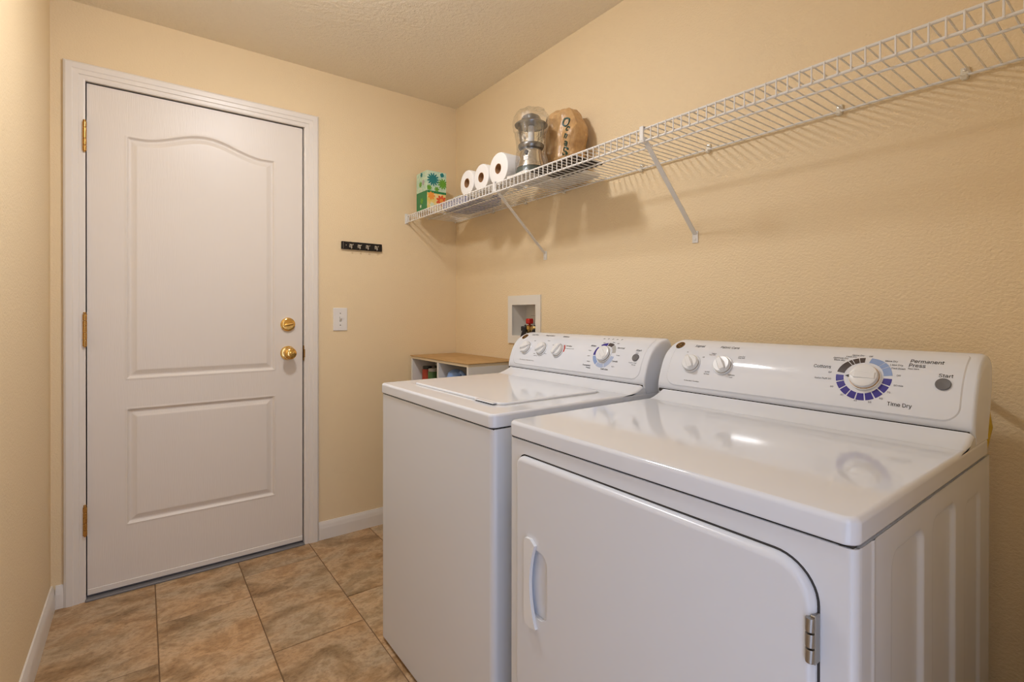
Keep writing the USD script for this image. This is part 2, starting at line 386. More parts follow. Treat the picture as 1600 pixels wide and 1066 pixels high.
tt = tri(m3.Manifold.batch_hull([m3.Manifold.sphere(r, 20).translate(p) for p, r in (((kx - .017, DY - .024, 1.079), .005), ((kx + .017, DY - .024, 1.086), .005), ((kx, DY - .017, 1.083), .008))]))
obj('thumb_turn', tt, 'brass', db, smooth=40)
kn = thing('door_knob', 'round brass door knob', parent=door)
obj('rosette', ylathe([(0, 0), (.034, 0), (.034, .003), (.030, .009), (.020, .012), (0, .012)], kx, .945), 'brass', kn)
obj('knob', ylathe([(0, .010), (.0125, .011), (.0125, .026), (.018, .031), (.026, .040), (.0285, .050), (.027, .058), (.021, .064), (.012, .0665), (0, .067)], kx, .945), 'brass', kn)
obj('lock_button', ylathe([(0, .066), (.009, .066), (.009, .069), (.006, .071), (0, .0712)], kx, .945, 24), 'brass', kn)
obj('strike_plate', cat_(bx(DX1 + .0005, DX1 + .0038, -.004, .010, .905, .978), bx(DX1 + .001, DX1 + .006, -.0135, -.011, .922, .960)), 'aged_brass', door, smooth=False, label='small dark brass strike plate in the jamb')

# ceiling lamp (mirrored in the console of the dryer)
cl = thing('ceiling_light', 'round flush ceiling lamp with a glowing glass dome', 'lamp', loc=(LAMP[0], LAMP[1], H))
obj('base', lathe([(0, 0), (.110, 0), (.110, -.012), (.104, -.022), (.092, -.024), (0, -.024)], 48), 'brass', cl)
obj('glass_dome', lathe([(0, -.025), (.086, -.025), (.093, -.033), (.088, -.045), (.068, -.058), (.04, -.066), (0, -.069)], 48), 'lamp_glass', cl)

# ------------------------------------------------------------------ appliances
XF, XB, ZT, ZS = -.830, -.155, .895, .8575      # front, back, flat top, seam under the top
FACE = np.array([(-.275, .918), (-.2665, .948), (-.2535, .985), (-.236, 1.0145), (-.211, 1.0375), (-.183, 1.051), (-.15, 1.057)])   # section of the bowed console
_t = np.r_[0, np.cumsum(np.linalg.norm(np.diff(FACE, axis=0), axis=1))]
_q = CubicSpline(_t, FACE)(np.linspace(0, _t[-1], 1500)); _l = np.r_[0, np.cumsum(np.linalg.norm(np.diff(_q, axis=0), axis=1))]
_d = np.gradient(_q, axis=0); _d /= np.linalg.norm(_d, axis=1)[:, None]; CL = _l[-1]
def face_xz(s, h=0.0):
    """point (x, z) of the console's bowed face at the length s from the seam, h proud"""
    s = np.asarray(s, float)
    p = np.stack([np.interp(s, _l, _q[:, k]) for k in (0, 1)], 1); d = np.stack([np.interp(s, _l, _d[:, k]) for k in (0, 1)], 1)
    return p + np.stack([-d[:, 1], d[:, 0]], 1) * (np.reshape(h, (-1, 1)) if np.ndim(h) else h)
def onface(mesh, sub=None):
    """a flat mesh (u along -y from y=0, v = s, w = height) laid on the console's face"""
    m = mesh.copy()
    if sub: 
        vv, ff = trimesh.remesh.subdivide_to_size(m.vertices, m.faces, sub); m = trimesh.Trimesh(vv, ff, process=True)
    v = m.vertices; q = face_xz(v[:, 1], v[:, 2])
    r = trimesh.Trimesh(np.stack([q[:, 0], -v[:, 0], q[:, 1]], 1), m.faces, process=False)
    return r

def console_shell(y0, y1):
    rc, ed = .016, .007
    W = y0 - y1
    ts = sorted(set(list(np.linspace(0, ed, 7)) + list(rc * (1 - np.cos(np.linspace(0, np.pi / 2, 8)))) + [.06, W / 2]))
    ts = ts + [W - t for t in ts[::-1][1:]]
    rings = []
    for t in ts:
        e = min(t, W - t)
        off = -(ed - math.sqrt(max(ed * ed - (ed - min(e, ed)) ** 2, 0)))
        dn = rc - math.sqrt(max(rc * rc - (rc - min(e, rc)) ** 2, 0))
        s = np.concatenate([[0, .008, .014], np.linspace(.020, CL, 26)])
        pr = face_xz(s, off)
        band = np.clip(1 - s / .018, 0, 1)            # the foot of the face stands steeper than the panel above it
        pr[:, 0] += .0045 * band ** 1.2
        pr[:, 1] -= dn * np.clip((s - .10) / (CL - .10), 0, 1)
        top = pr[-1]
        back = [top + (.008, -.001), top + (.013, -.006), np.array([-.138, .99]), np.array([-.150, .95]), np.array([-.172, .893]), np.array([-.262, .893])]
        prof2 = np.vstack([pr, back])
        rings.append(np.stack([prof2[:, 0], np.full(len(prof2), y0 - t), prof2[:, 1]], 1))
    return loft(rings)

def overlay_plate(y0, y1):
    """raised control panel with rounded lower corners and a bevelled rim"""
    def outline(ins): return Polygon(rrect(-y0 + .028, -y1 - .021, .013, CL - .022, (.030, .030, .02, .02), 10, ins))
    top = extr(outline(.003), .0006); top.apply_translation((0, 0, .0010))
    a, b = (np.array(shapely.segmentize(outline(i).exterior, .02).coords)[:-1] for i in (0, .003))
    n = 400; ra, rb = (np.array([g.coords[0] for g in shapely.line_interpolate_point(Polygon(q).exterior, np.linspace(0, 1, n, endpoint=False), normalized=True)]) for q in (a, b))
    rim = loft([np.c_[ra, np.full(n, -.0004)], np.c_[rb, np.full(n, .0016)]], cap=False)
    return cat_(onface(top, .006), onface(rim))

def text(s, u, v, width=None, height=.0065, bold=False, mid=False, depth=.0002, lift=.0020):
    dz = float(np.interp(v + height / 2, _l, _d[:, 1])); height *= min(max(.88 / dz, 1.0), 1.45)     # printed taller where the face leans back
    m = meshkit.text_mesh(s, height, depth, bold)
    w = m.bounds[1][0] - m.bounds[0][0]
    if width: m.apply_scale((width / w, 1, 1)); w = width
    m.apply_translation((u - (w / 2 if mid else 0), v, lift))
    return onface(m, .008)

def disc(u, v, r, h0=.0016, h1=.0019, n=40, su=1.0):
    a = np.linspace(0, 2 * np.pi, n, endpoint=False)
    return onface(trimesh.Trimesh(*[(lambda m: m.vertices)(q := extr(Polygon(np.stack([u + su * r * np.cos(a), v + r * np.sin(a)], 1)), h1 - h0)) + np.array([0, 0, h0]), q.faces], process=False))

def ring_seg(u, v, r0, r1, a0, a1, h0=.0018, h1=.0021):
    """angles in degrees, 0 = right, counter clockwise"""
    t = np.radians(np.linspace(a0, a1, max(3, int(abs(a1 - a0) / 5) + 2)))
    o = np.stack([np.cos(t), np.sin(t)], 1)
    p = Polygon(np.vstack([(u, v) + r1 * o, ((u, v) + r0 * o)[::-1]]))
    m = extr(p, h1 - h0); m.apply_translation((0, 0, h0))
    return onface(m, .006)

def local_frame(u, v, h=.0016):
    q = face_xz([v], h)[0]; q2 = face_xz([v + .001], h)[0]
    s = (q2 - q) / np.linalg.norm(q2 - q); n = np.array([-s[1], s[0]])
    E = np.eye(4); E[:3, 0] = (0, -1, 0); E[:3, 1] = (s[0], 0, s[1]); E[:3, 2] = (n[0], 0, n[1]); E[:3, 3] = (q[0], -u, q[1])
    return E

def grip_knob(parent, u, v, r, angle, name='knob', label=None):
    """skirted knob with a raised grip bar pointing to the angle"""
    E = local_frame(u, v)
    sk = lathe([(0, 0), (r * 1.12, 0), (r * 1.12, .0015), (r * 1.02, .003), (0, .003)], 40); sk.apply_transform(E)
    bd = lathe([(0, .002), (r * .96, .002), (r * .96, .004), (r * .93, .011), (r * .86, .0135), (0, .0135)], 48); bd.apply_transform(E)
    bar = tri(m3.Manifold.batch_hull([m3.Manifold.sphere(q, 16).translate(p) for p, q in (((r * .98, 0, .012), .0022), ((r * .55, .0045, .0205), .002), ((r * .55, -.0045, .0205), .002), ((-r * .75, .0055, .019), .002), ((-r * .75, -.0055, .019), .002), ((-r * .88, .0, .011), .003), ((0, .0085, .012), .002), ((0, -.0085, .012), .002))]))
    Rz = trimesh.transformations.rotation_matrix(math.radians(angle), (0, 0, 1)); bar.apply_transform(E @ Rz)
    k = obj(name, bd, 'knob_plastic', parent, smooth=35, label=label)
    obj('skirt', sk, 'console_plastic', k); obj('grip', bar, 'knob_plastic', k, smooth=40)
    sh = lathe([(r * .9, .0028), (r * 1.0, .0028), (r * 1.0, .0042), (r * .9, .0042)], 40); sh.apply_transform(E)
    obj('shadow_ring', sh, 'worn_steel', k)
    return k

def badge(parent, u, v, r=.0155):
    p = obj('emblem', disc(u, v, r, .0014, .0028, 40, .82), 'badge_dark', parent, label='small round dark and gold emblem')
    E = local_frame(u, v, .0028)
    def curve(pts, rad):
        m = tube(pts, rad, 6); m.apply_transform(E); return m
    t = np.linspace(0, 2 * np.pi, 41)
    rim = curve(np.stack([.82 * r * .92 * np.cos(t), r * .92 * np.sin(t), 0 * t], 1), .0009)
    t2 = np.linspace(-.4, 1.75 * np.pi, 30)
    g1 = curve(np.stack([-.25 * r + .33 * r * np.cos(t2) * .82, .05 * r + .36 * r * np.sin(t2), 0 * t2], 1), .0007)
    t3 = np.linspace(0.6, 1.6 * np.pi, 24)
    e1 = curve(np.stack([.28 * r + .27 * r * np.cos(t3), .2 * r + .26 * r * np.sin(t3), 0 * t3], 1), .0007)
    e2 = curve(np.stack([.25 * r + .27 * r * np.cos(t3), -.28 * r + .26 * r * np.sin(t3), 0 * t3], 1), .0007)
    obj('gold_rim', rim, 'gold_badge', p); obj('gold_scroll', cat_(g1, e1, e2), 'gold_badge', p)

def appliance_top(y0, y1, parent, xf=XF - .004, name='top'):
    m = slab(xf, XB - .012, y1 - .001, y0 + .001, ZS + .0035, ZT, (.018, .012, .012, .018), .008, .004, 'xyz', 9)
    # the rear of the top sweeps up to the console
    t = np.linspace(0, 1, 14)
    sw = np.stack([-.365 + .089 * t, ZT - .002 + .0234 * t ** 2.0], 1)
    prof2 = np.vstack([sw, [(-.2755, ZT + .019), (-.266, ZT + .018), (-.17, ZT + .016), (-.165, ZT - .004), (-.365, ZT - .004)]])
    rings = []
    W = y0 - y1
    for tt, dn in ((.0, .007), (.002, .0035), (.005, .0012), (.010, 0), (W - .010, 0), (W - .005, .0012), (W - .002, .0035), (W, .007)):
        q = prof2.copy(); q[:-2, 1] = np.maximum(q[:-2, 1] - dn, ZT - .0035)
        rings.append(np.stack([q[:, 0], np.full(len(q), y0 - tt), q[:, 1]], 1))
    return obj(name, cat_(m, loft(rings)), 'enamel', parent, smooth=40)

def side_height(x, z):
    """depth of the pressed fields in the dryer's side sheet"""
    h = np.zeros_like(x)
    def field(x0, x1, zt, r, dd):
        px, pz = x, z
        qx = np.abs(px - (x0 + x1) / 2) - (x1 - x0) / 2 + r; qz = (pz - (zt - r))
        dist = np.hypot(np.maximum(qx, 0), np.maximum(qz, 0)) - r + np.minimum(np.maximum(qx, qz), 0)
        return dd * np.clip(.5 - dist / .012, 0, 1) ** 2 * (3 - 2 * np.clip(.5 - dist / .012, 0, 1))
    h += field(-.705, -.578, .818, .02, .006) + field(-.525, -.405, .818, .02, .006) + field(-.335, -.232, .80, .02, .004)
    h += -.0015 * np.exp(-((x + .777) / .004) ** 2)
    return h

def dryer():
    y0, y1 = -1.668, -2.354
    d = thing('dryer', 'white front-loading clothes dryer, the nearer of the two machines', 'dryer')
    outer = slab(XF, XB, y1 + .008, y0, .014, ZS, (.012, .004, .004, .012), .002, 0, 'xyz', 8)
    corner = slab(XF, XF + .0125, y1, y1 + .02, .014, ZS, (.011, .0006, .0006, .0006), .0005, 0, 'xyz', 8)
    obj('cabinet', cat_(outer, corner), 'enamel_textured', d, smooth=40)
    # side sheet
    gx = np.linspace(XF + .0122, XB, 230); gz = np.unique(np.concatenate([np.linspace(.016, .76, 40), np.linspace(.76, ZS, 50)]))
    Xg, Zg = np.meshgrid(gx, gz, indexing='ij'); hh = side_height(Xg, Zg)
    rim = np.exp(-((Xg - (XF + .0122)) / .0008)) * .0008
    Vg = np.stack([Xg.ravel(), (y1 + hh + rim).ravel(), Zg.ravel()], 1); idx = np.arange(Xg.size).reshape(Xg.shape)
    a, b, c, e = idx[:-1, :-1].ravel(), idx[1:, :-1].ravel(), idx[1:, 1:].ravel(), idx[:-1, 1:].ravel()
    ss = trimesh.Trimesh(Vg, np.vstack([np.stack([a, b, c], 1), np.stack([a, c, e], 1)]), process=False)
    obj('side_panel', cat_(ss, bx(XB - .003, XB, y1 + .001, y1 + .01, .016, ZS), bx(XF + .01, XB, y1 + .001, y1 + .01, ZS - .002, ZS)), 'enamel_side', d, smooth=40)
    obj('top_seam', bx(XF + .004, XB - .004, y1 + .005, y0 - .004, ZS - .001, ZS + .005), 'seam_dark', d, smooth=False, label='dark seam under the top')
    for fx in (XF + .05, XB - .05):
        for fy in (y0 - .05, y1 + .05): obj('foot', lathe([(0, 0), (.018, 0), (.018, .006), (.008, .008), (.008, .02), (0, .02)], 20, (fx, fy, 0)), 'feet_rubber', d)
    appliance_top(y0, y1, d)
    # door
    u0, u1, v0, v1 = -2.312, -1.707, .295, .826
    rr_ = (.05, .05, .022, .052)
    obj('door_gap', slab(u0 - .003, u1 + .003, v0 - .003, v1 + .003, XF + .002, XF - .0006, (.05, .05, .024, .055), .0003, 0, 'yzx', 12), 'seam_dark', d, label='dark gap around the dryer door')
    dm = slab(u0, u1, v0, v1, XF, XF - .014, (.055, .05, .022, .052), .011, 0, 'yzx', 12, 8)
    pocket = prism(Polygon(rrect(-1.815, -1.752, .503, .643, (.022, .01, .01, .022), 8)), XF - .03, XF - .004, 'yzx')
    dm = man(dm) - man(pocket)
    dr = obj('door', tri(dm), 'enamel_textured', d, smooth=35)
    # the grip stands over the pocket
    zz = np.linspace(.482, .660, 30); t = (zz - .482) / .178
    inner = -1.786 + .020 * np.sin(np.pi * t) ** .8
    hp = Polygon(np.vstack([np.stack([inner, zz], 1), [(-1.768, .664), (-1.751, .662), (-1.747, .655), (-1.747, .492), (-1.752, .482), (-1.766, .478)]]))
    hm = prism(hp, XF - .013, XF - .021, 'yzx')
    obj('handle', hm, 'knob_plastic', dr, smooth=25, label='white pull handle over a finger pocket')
    obj('pocket_liner', slab(-1.814, -1.753, .504, .642, XF - .0025, XF - .0045, (.02, .01, .01, .02), .0005, 0, 'yzx'), 'console_plastic', dr)
    hg = obj('hinge', bx(XF - .014, XF - .0005, -2.3155, -2.309, .707, .767, .001), 'worn_steel', d, smooth=False, label='grey metal door hinge')
    for k in range(3):
        z0 = .709 + k * .019
        obj('knuckle', lathe([(0, z0), (.0052, z0 + .0005), (.0055, z0 + .002), (.0055, z0 + .0155), (.0052, z0 + .017), (0, z0 + .0175)], 14, (XF - .0145, -2.3095, 0)), 'worn_steel', hg)
    # console
    c0, c1 = -1.650, -2.3545
    obj('console', console_shell(c0, c1), 'console_plastic', d, smooth=40)
    obj('console_seam', bx(-.2735, -.20, c1 + .008, c0 - .008, ZT + .014, ZT + .0225), 'seam_dark', d, smooth=False, label='dark seam under the console')
    cp = obj('control_panel', overlay_plate(c0, c1), 'overlay_plastic', d, smooth=30)
    badge(d, 1.685, .1455)
    for s, u, v, w, h in (('Signal', 1.7355, .1415, .030, .0066), ('Fabric Care', 1.814, .1425, .053, .0066), ('Cottons', 2.066, .1005, .036, .0074), ('Permanent', 2.2425, .1325, .054, .0072), ('Press', 2.2425, .1200, .027, .0072), ('Time Dry', 2.2175, .0305, .041, .0078), ('Start', 2.294, .1005, .022, .0068)):
        obj('lettering', text(s, u, v, w, h), 'print_black', cp, smooth=False)
    for s, u, v, w, h in (('Off', 1.778, .102, .006, .003), ('On', 1.722, .116, .005, .003), ('Easy Care', 1.795, .112, .018, .003), ('Cottons', 1.800, .117, .014, .003), ('Less Dry', 1.880, .113, .017, .003), ('Easy Care', 1.880, .108, .018, .003), ('Air Fluff', 1.798, .060, .014, .003), ('No Heat', 1.796, .054, .016, .003), ('Delicates', 1.866, .058, .018, .003), ('Low', 1.870, .052, .009, .003), ('Extended Tumble', 1.739, .030, .046, .003),
                          ('More Dry', 2.103, .124, .022, .0034), ('Optimum Dry', 2.100, .1305, .030, .0034), ('Less Dry', 2.124, .1375, .021, .0034), ('Damp Dry', 2.134, .144, .024, .0034), ('Off', 2.167, .142, .007, .0034), ('Off', 2.100, .089, .007, .0036), ('Quick Fluff 20', 2.074, .073, .034, .0038),
                          ('More Dry', 2.200, .130, .022, .0036), ('Less Dry', 2.211, .120, .022, .0036), ('Cool Down', 2.215, .111, .024, .0036), ('Easy Care', 2.2430, .1135, .018, .003), ('Off', 2.227, .094, .007, .0036), ('80 min', 2.225, .072, .016, .0036), ('70', 2.215, .056, .006, .0036), ('60', 2.203, .0415, .006, .0036), ('50', 2.184, .031, .006, .0036), ('40', 2.158, .031, .006, .0036), ('30', 2.131, .040, .006, .0036), ('20', 2.109, .056, .006, .0036)):
        obj('small_lettering', text(s, u, v, w, h), 'print_grey', cp, smooth=False)
    grip_knob(d, 1.7505, .0815, .0245, 122)
    grip_knob(d, 1.8455, .0840, .0245, 122)
    # cycle ring and dial
    cu, cv, r0, r1 = 2.1690, .0865, .0370, .0520
    for a0, a1 in ((97, 109), (111, 124), (126, 133), (135, 172)): obj('cycle_ring_segment', ring_seg(cu, cv, r0, r1, a0, a1), 'print_brown', cp, smooth=False, label='dark brown segment of the cycle ring')
    for a0, a1 in ((52, 84), (37, 50), (9, 35)): obj('cycle_ring_segment', ring_seg(cu, cv, r0, r1, a0, a1), 'print_sky', cp, smooth=False, label='light blue segment of the cycle ring')
    bl = np.linspace(-180 - 2, 0 + 2, 10) 
    for a0, a1 in zip(bl[:-1], bl[1:]): obj('cycle_ring_segment', ring_seg(cu, cv, r0, r1, a0 + 1.6, a1 - 1.6), 'print_navy', cp, smooth=False, label='navy blue segment of the cycle ring')
    E = local_frame(cu + .003, cv - .001)
    body = lathe([(0, 0), (.0300, 0), (.0300, .002), (.0272, .003), (.0268, .009), (.0255, .0130), (.021, .0148), (0, .0155)], 56); body.apply_transform(E)
    dl = obj('dial', body, 'knob_plastic', d, smooth=30, label='large white cycle dial')
    mk = lathe([(.0262, .003), (.0278, .003), (.0278, .005), (.0262, .005)], 56); mk.apply_transform(E); obj('dial_ring', mk, 'aged_brass', dl)
    rdg = tri(m3.Manifold.batch_hull([m3.Manifold.sphere(q, 16).translate(p) for p, q in (((-.0245, 0, .0125), .0015), ((-.015, .007, .0165), .0015), ((-.015, -.007, .0165), .0015), ((.021, .006, .0145), .0015), ((.021, -.006, .0145), .0015))])); rdg.apply_transform(E); obj('dial_grip', rdg, 'knob_plastic', dl, smooth=40)
    pm = extr(Polygon([(-.0365, 0), (-.0275, .004), (-.0275, -.004)]), .0006); pm.apply_translation((0, 0, .0022)); pm.apply_transform(E); obj('pointer', pm, 'print_black', dl, smooth=False, label='small black pointer')
    E = local_frame(2.3035, .0850)
    bt = lathe([(0, 0), (.0125, 0), (.0125, .002), (.0115, .0034), (.007, .0028), (0, .0022)], 40); bt.apply_transform(E)
    obj('start_button', bt, 'button_grey', d, smooth=40, label='round dark grey start button')
    return d

def washer():
    y0, y1 = -.913, -1.601
    w = thing('washer', 'white top-loading washing machine, between dryer and small cabinet', 'washing machine')
    obj('cabinet', slab(XF, XB, y1, y0, .012, ZS, (.016, .004, .004, .016), .002, .003, 'xyz', 9), 'enamel_textured', w, smooth=40)
    obj('top_seam', bx(XF + .004, XB - .004, y1 + .004, y0 - .004, ZS - .001, ZS + .005), 'seam_dark', w, smooth=False, label='dark seam under the top')
    for fx in (XF + .06, XB - .05):
        for fy in (y0 - .06, y1 + .05): obj('foot', lathe([(0, 0), (.018, 0), (.018, .006), (.008, .008), (.008, .02), (0, .02)], 20, (fx, fy, 0)), 'feet_rubber', w)
    appliance_top(y0, y1, w)
    lid = obj('lid', slab(-.752, -.372, -1.520, -.998, ZT - .001, ZT + .0065, (.028, .03, .03, .028), .0055, 0, 'xyz', 9), 'enamel', w, smooth=40)
    obj('lid_gap', slab(-.756, -.368, -1.524, -.994, ZT - .002, ZT + .0004, (.03, .03, .03, .03), .0002, 0, 'xyz', 9), 'print_light_grey', w, label='fine grey gap around the lid')
    obj('lid_lip', cat_(slab(-.763, -.748, -1.502, -1.408, ZT + .0035, ZT + .0062, .004, .002, 0, 'xyz'), ), 'enamel', lid, smooth=40)
    obj('finger_slot', slab(-.7615, -.7515, -1.498, -1.412, ZT - .001, ZT + .0012, .004, .0004, 0, 'xyz'), 'print_grey', lid, label='dark finger slot under the lid')
    c0, c1 = -.897, -1.603
    obj('console', console_shell(c0, c1), 'console_plastic', w, smooth=40)
    obj('console_seam', bx(-.2735, -.20, c1 + .008, c0 - .008, ZT + .014, ZT + .0225), 'seam_dark', w, smooth=False, label='dark seam under the console')
    cp = obj('control_panel', overlay_plate(c0, c1), 'overlay_plastic', w, smooth=30)
    badge(w, .936, .1415)
    for s, u, v, wd, h in (('Load Size', .965, .1555, .040, .0062), ('Temperature', 1.051, .1545, .056, .0062), ('Options', 1.156, .1535, .034, .0062), ('Extra Rinse', 1.217, .1035, .030, .005), ('Whites', 1.338, .1125, .025, .0054), ('Normal', 1.461, .111, .030, .0054), ('Casuals', 1.460, .062, .024, .0054), ('Delicates', 1.418, .032, .032, .0054), ('Permanent', 1.332, .039, .036, .0054), ('Press', 1.350, .031, .020, .0054), ('Start', 1.5405, .1065, .022, .0064)):
        obj('lettering', text(s, u, v, wd, h), 'print_black', cp, smooth=False)
    for s, u, v, wd, h in (('Small', 1.018, .118, .010, .003), ('Super', .962, .064, .012, .003), ('Tap Cold', 1.096, .123, .014, .003), ('Hot', 1.052, .104, .009, .003), ('Cold', 1.050, .062, .010, .003), ('Warm', 1.114, .066, .012, .003), ('Cold Rinse', 1.054, .054, .022, .003), ('Off', 1.140, .104, .008, .003), ('On with next load', 1.217, .094, .046, .003), ('Extra capacity', .973, .033, .090, .003), ('Stop', 1.544, .0985, .012, .003), ('Push to start', 1.530, .064, .030, .003), ('Stop', 1.542, .058, .016, .003), ('Heavy', 1.338, .094, .014, .003), ('Light', 1.342, .074, .012, .003), ('Medium', 1.348, .054, .014, .003), ('Soak', 1.470, .084, .014, .003), ('Spin', 1.462, .045, .012, .003), ('Light', 1.384, .131, .010, .003), ('Rinse', 1.424, .136, .010, .003), ('Spin', 1.446, .132, .010, .003)):
        obj('small_lettering', text(s, u, v, wd, h), 'print_grey', cp, smooth=False)
    for k in range(5):
        E = ring_seg(1.3695 + k * .020, .1575, .0, .0034, 20, 250); obj('indicator_mark', E, 'print_black', cp, smooth=False)
    for u, a in ((.993, 205), (1.0895, 215), (1.1845, 62)): grip_knob(w, u, .0855, .0255, a)
    obj('red_mark', ring_seg(1.1845, .0855, .0285, .0345, -8, 48), 'print_red', cp, smooth=False, label='small red arc beside the third knob')
    cu, cv, r0, r1 = 1.4155, .086, .0335, .0475
    for a0, a1, mm, ll in ((97, 132, 'print_navy', 'navy blue'), (146, 188, 'print_navy', 'navy blue'), (58, 93, 'print_brown', 'dark brown'), (10, 54, 'print_light_grey', 'light grey'), (192, 236, 'print_sky', 'light blue'), (240, 284, 'print_pale_sky', 'pale blue'), (288, 352, 'print_pale_sky', 'pale blue')):
        obj('cycle_ring_segment', ring_seg(cu, cv, r0, r1, a0, a1), mm, cp, smooth=False, label=ll + ' segment of the cycle ring')
    E = local_frame(cu, cv)
    body = lathe([(0, 0), (.0300, 0), (.0300, .002), (.0272, .003), (.0268, .009), (.0255, .0130), (.021, .0148), (0, .0155)], 56); body.apply_transform(E)
    dl = obj('dial', body, 'knob_plastic', w, smooth=30, label='white cycle dial')
    mk = lathe([(.0262, .003), (.0278, .003), (.0278, .005), (.0262, .005)], 56); mk.apply_transform(E); obj('dial_ring', mk, 'worn_steel', dl)
    rdg = tri(m3.Manifold.batch_hull([m3.Manifold.sphere(q, 16).translate(p) for p, q in (((-.0245, 0, .0125), .0015), ((-.015, .007, .0165), .0015), ((-.015, -.007, .0165), .0015), ((.021, .006, .0145), .0015), ((.021, -.006, .0145), .0015))])); rdg.apply_transform(E @ trimesh.transformations.rotation_matrix(math.radians(-45), (0, 0, 1))); obj('dial_grip', rdg, 'knob_plastic', dl, smooth=40)
    E = local_frame(1.551, .0835)
    bt = lathe([(0, 0), (.0125, 0), (.0125, .002), (.0115, .0034), (.007, .0028), (0, .0022)], 40); bt.apply_transform(E)
    obj('start_button', bt, 'button_grey', w, smooth=40, label='round grey start button')
    return w
washer()
dryer()
# yellow hose rising behind the dryer
yh = thing('gas_hose', 'yellow hose rising behind the near end of the dryer', 'hose')
obj('hose', tube([(-.10, -2.20, .014), (-.085, -2.22, .3), (-.08, -2.28, .72), (-.08, -2.326, .83), (-.078, -2.338, .90), (-.06, -2.326, .965), (-.03, -2.28, .985), (-.012, -2.24, .985)], .0085, 14), 'yellow_hose', yh)
obj('fitting', lathe([(0, 0), (.013, 0), (.013, .012), (.009, .014), (0, .014)], 6, (-.0145, -2.24, .985), 'x'), 'valve_brass', yh, smooth=False)
obj('floor_fitting', lathe([(0, 0), (.016, 0), (.016, .012), (.012, .016), (0, .016)], 6, (-.10, -2.20, 0)), 'valve_brass', yh, smooth=False)

# ------------------------------------------------------------------ wire shelf
shelf = thing('wire_shelf', 'long white vinyl-coated wire shelf on the wall above the machines', 'shelf')
SX, SZ, SB, YE = -.316, 1.680, 1.6445, -2.612
wr = .0019
obj('front_rail', tube([(SX, -.006, SZ), (SX, YE, SZ)], .0034, 10), 'vinyl_wire', shelf)
obj('lip_rail', tube([(SX, -.006, SB), (SX, YE, SB)], .0034, 10), 'vinyl_wire', shelf)
obj('middle_rail', tube([(-.184, -.004, SZ - .0048), (-.184, YE, SZ - .0048)], .003, 10), 'vinyl_wire', shelf)
obj('back_rail', tube([(-.010, -.004, SZ - .004), (-.010, YE, SZ - .004)], .003, 10), 'vinyl_wire', shelf)
k = 0; y = -.0147
while y > YE + .005:
    obj('cross_wire', tube([(-.006, y, SZ), (-.15, y, SZ), (SX - .0005, y, SZ + .0026), (SX - .0038, y, SZ - .001), (SX - .0040, y, SB - .002)], wr, 6), 'vinyl_wire', shelf); y -= .02535
def brace(y, yw, zw):
    a, b = np.array([SX + .004, y, SB + .010]), np.array([-.004, yw, zw + .012])
    d = (b - a) / np.linalg.norm(b - a); n = np.array([-d[2], 0, d[0]]); n /= np.linalg.norm(n); yv = np.cross(n, d)
    prof_ = [(-.008, 0), (-.008, .003), (-.005, .003), (-.004, .0012), (.004, .0012), (.005, .003), (.008, .003), (.008, 0)]
    rings = [np.array([p + yv * u + n * (h - .0015) for u, h in prof_]) for p in (a, a + (b - a) * .5, b)]
    st = obj('support_brace', loft(rings), 'vinyl_wire', shelf, smooth=20, label='slanted white support brace')
    obj('foot_plate', cat_(bx(-.0035, 0, yw - .011, yw + .011, zw - .018, zw + .022, .001), bx(-.0055, -.0034, yw - .004, yw + .004, zw - .010, zw - .002, .001)), 'vinyl_wire', st, smooth=False)
    obj('lip_hook', cat_(bx(SX - .008, SX + .010, y - .009, y + .009, SB - .005, SB + .012, .002), bx(SX - .009, SX - .005, y - .007, y + .007, SB, SZ + .006, .001), bx(SX - .009, SX + .008, y - .007, y + .007, SZ + .0045, SZ + .0075, .001)), 'vinyl_wire', st, smooth=False)
brace(-.868, -.820, 1.404)
brace(-1.632, -1.600, 1.394)
for y in (-.40, -.679, -.953, -1.376, -1.649, -2.033, -2.286, -2.56):
    c = obj('wall_clip', cat_(bx(-.016, 0, y - .007, y + .007, SZ - .013, SZ - .002, .003), bx(-.006, 0, y - .008, y + .008, SZ - .003, SZ + .016, .002)), 'clip_plastic', shelf, smooth=False, label='translucent cream wall clip')
    obj('screw', lathe([(0, 0), (.004, 0), (.0035, -.0015), (0, -.002)], 14, (-.006, y, SZ + .009), 'x'), 'steel', c)
obj('end_bracket', cat_(bx(SX - .012, SX + .012, -.003, 0, SB - .010, SZ + .012, .001), bx(SX - .007, SX + .007, -.020, -.002, SB - .006, SB - .0025, .001), bx(SX + .004, SX + .0075, -.018, -.002, SB - .006, SZ + .004, .001)), 'vinyl_wire', shelf, smooth=False, label='white end bracket on the door wall')

DK = SZ + .0045   # top of the deck
